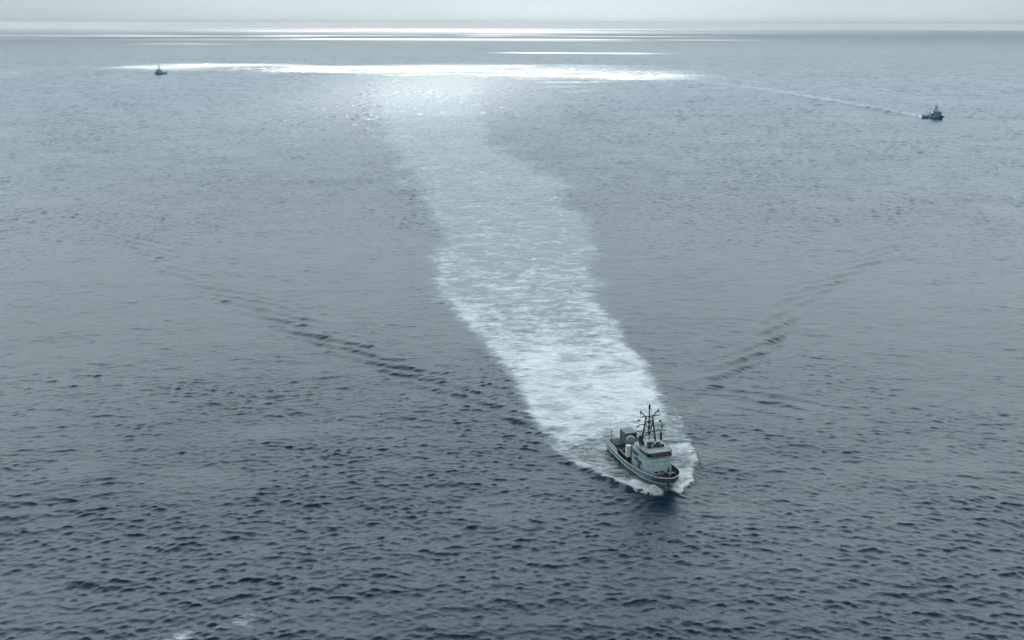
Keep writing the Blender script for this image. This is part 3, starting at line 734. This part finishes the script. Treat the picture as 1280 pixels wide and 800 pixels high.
# cargo on the near boat
def container():
    T = thing('shipping_container', 'grey square shipping container standing on the stern deck of the near boat', 'shipping container', on_boat(-20.35, .75, 2.03), RZ)
    L, Wd, Hh = 3.0, 2.45, 2.85
    MB().box((0, 0, Hh / 2 + .05), (L - .1, Wd - .1, Hh - .16)).build('body', M['box'], T)
    for sx in (-1, 1):
        for sy in (-1, 1): MB().box((sx * (L / 2 - .06), sy * (Wd / 2 - .06), Hh / 2), (.12, .12, Hh)).build('corner_post', M['box'], T)
    for sy in (-1, 1):
        for z in (.08, Hh - .06): MB().box((0, sy * (Wd / 2 - .055), z), (L - .25, .11, .13)).build('side_rail', M['box'], T)
    for sx in (-1, 1):
        for z in (.08, Hh - .06): MB().box((sx * (L / 2 - .055), 0, z), (.11, Wd - .25, .13)).build('end_rail', M['box'], T)
    MB().box((0, 0, Hh - .01), (L - .06, Wd - .06, .05)).build('roof_panel', M['boxtop'], T)
    cr = MB()
    for sy in (-1, 1):
        for i in range(11): cr.box((-1.25 + i * .25, sy * (Wd / 2 - .045), Hh / 2), (.12, .03, Hh - .4))
    c = cr.build('corrugation', M['box'], T)
    for sy in (-1, 1):
        MB().box((L / 2 - .04, sy * .57, Hh / 2), (.04, 1.06, Hh - .4)).build('door', M['dark'], T)
        MB().tube([(L / 2, sy * .3, .3), (L / 2, sy * .3, Hh - .3)], .025, 5).build('lock_bar', M['mast'], T)
    return T
ride(container())
cr = thing('covered_crate', 'beige canvas covered crate between the radome and the mast', 'crate', on_boat(-12.6, .35, 4.42), RZ)
MB().box((0, 0, .35), (1.5, 1.3, .7)).build('cover', M['beige'], cr, bevel=.08); ride(cr)
MB().box((0, 0, .32), (1.53, .08, .74)).build('strap', M['mast'], cr)
MB().box((0.9, -.1, .12), (.4, 1.8, .24)).build('pallet', M['beige'], cr)

# hazy ship on the horizon
def far_ship():
    T = thing('distant_ship', 'faint hazy ship low on the horizon', 'ship', (5970, 14684, -17.5), math.radians(200))
    h = MB(); st = [(-60, 8, 9), (-30, 10, 8.5), (20, 10, 8.5), (45, 6, 10), (62, .3, 12)]
    v = []
    for x, y, z in st: v += [(x, -y, z), (x, -y * .8, -2), (x, y * .8, -2), (x, y, z)]
    f = [(a * 4 + k, a * 4 + (k + 1) % 4, a * 4 + 4 + (k + 1) % 4, a * 4 + 4 + k) for a in range(4) for k in range(4)] + [(0, 1, 2, 3), (19, 18, 17, 16)]
    h.add(v, f).build('hull', M['hull'], T)
    MB().prism([(-35, -8, 8.4), (5, -8, 8.4), (5, 8, 8.4), (-35, 8, 8.4)], [(-32, -7, 20), (0, -7, 20), (0, 7, 20), (-32, 7, 20)]).build('superstructure', M['house'], T)
    MB().tube([(-12, 0, 20), (-12, 0, 40)], 1.6, 8, .5).build('mast', M['mast'], T)
    MB().lathe((-26, 0, 20), [(3.5, 0), (3, 9)], 12).build('funnel', M['mast'], T)
far_ship()

# ------------------------------------------------------------------ spray thrown up by the near boat's bow
def spray():
    mb = MB(); g = np.random.default_rng(8)
    def blob(p, r):
        a = g.random() * 6.28; v = []
        for k in range(4): v.append((p[0] + r * math.cos(a + k * 1.57) * g.uniform(.6, 1.2), p[1] + r * math.sin(a + k * 1.57) * g.uniform(.6, 1.2), p[2] + r * g.uniform(-.3, .3)))
        v += [(p[0], p[1], p[2] + r * g.uniform(.5, 1)), (p[0], p[1], p[2] - r * g.uniform(.5, 1))]
        mb.add(v, [(0, 1, 4), (1, 2, 4), (2, 3, 4), (3, 0, 4), (1, 0, 5), (2, 1, 5), (3, 2, 5), (0, 3, 5)])
    for i in range(4200):
        side = 1 if g.random() < .5 else -1
        sd = g.gamma(2.2, 1.15) - .6
        out_ = max(.15, g.normal(1.7 + .12 * max(0, sd), .55 + .1 * max(0, sd)))
        y = float(hull_wl(max(0, sd))) + out_ + .05
        hmax = 1.15 * math.exp(-((out_ - 1.6) / 1.3) ** 2) * (1 - min(1, max(0, sd) / 11)) * (0.4 if sd < 0 else 1)
        z = .35 + hmax * g.random() ** 1.3
        p = on_boat(-sd, side * y, z)
        blob(p, g.uniform(.05, .19))
    o = mb.build('bow_spray', SPRAY, None, smooth=True); o['kind'] = 'stuff'
SPRAY = paint('spray_white', (0.78, 0.82, 0.84), 0.7, var=0.05)
spray()
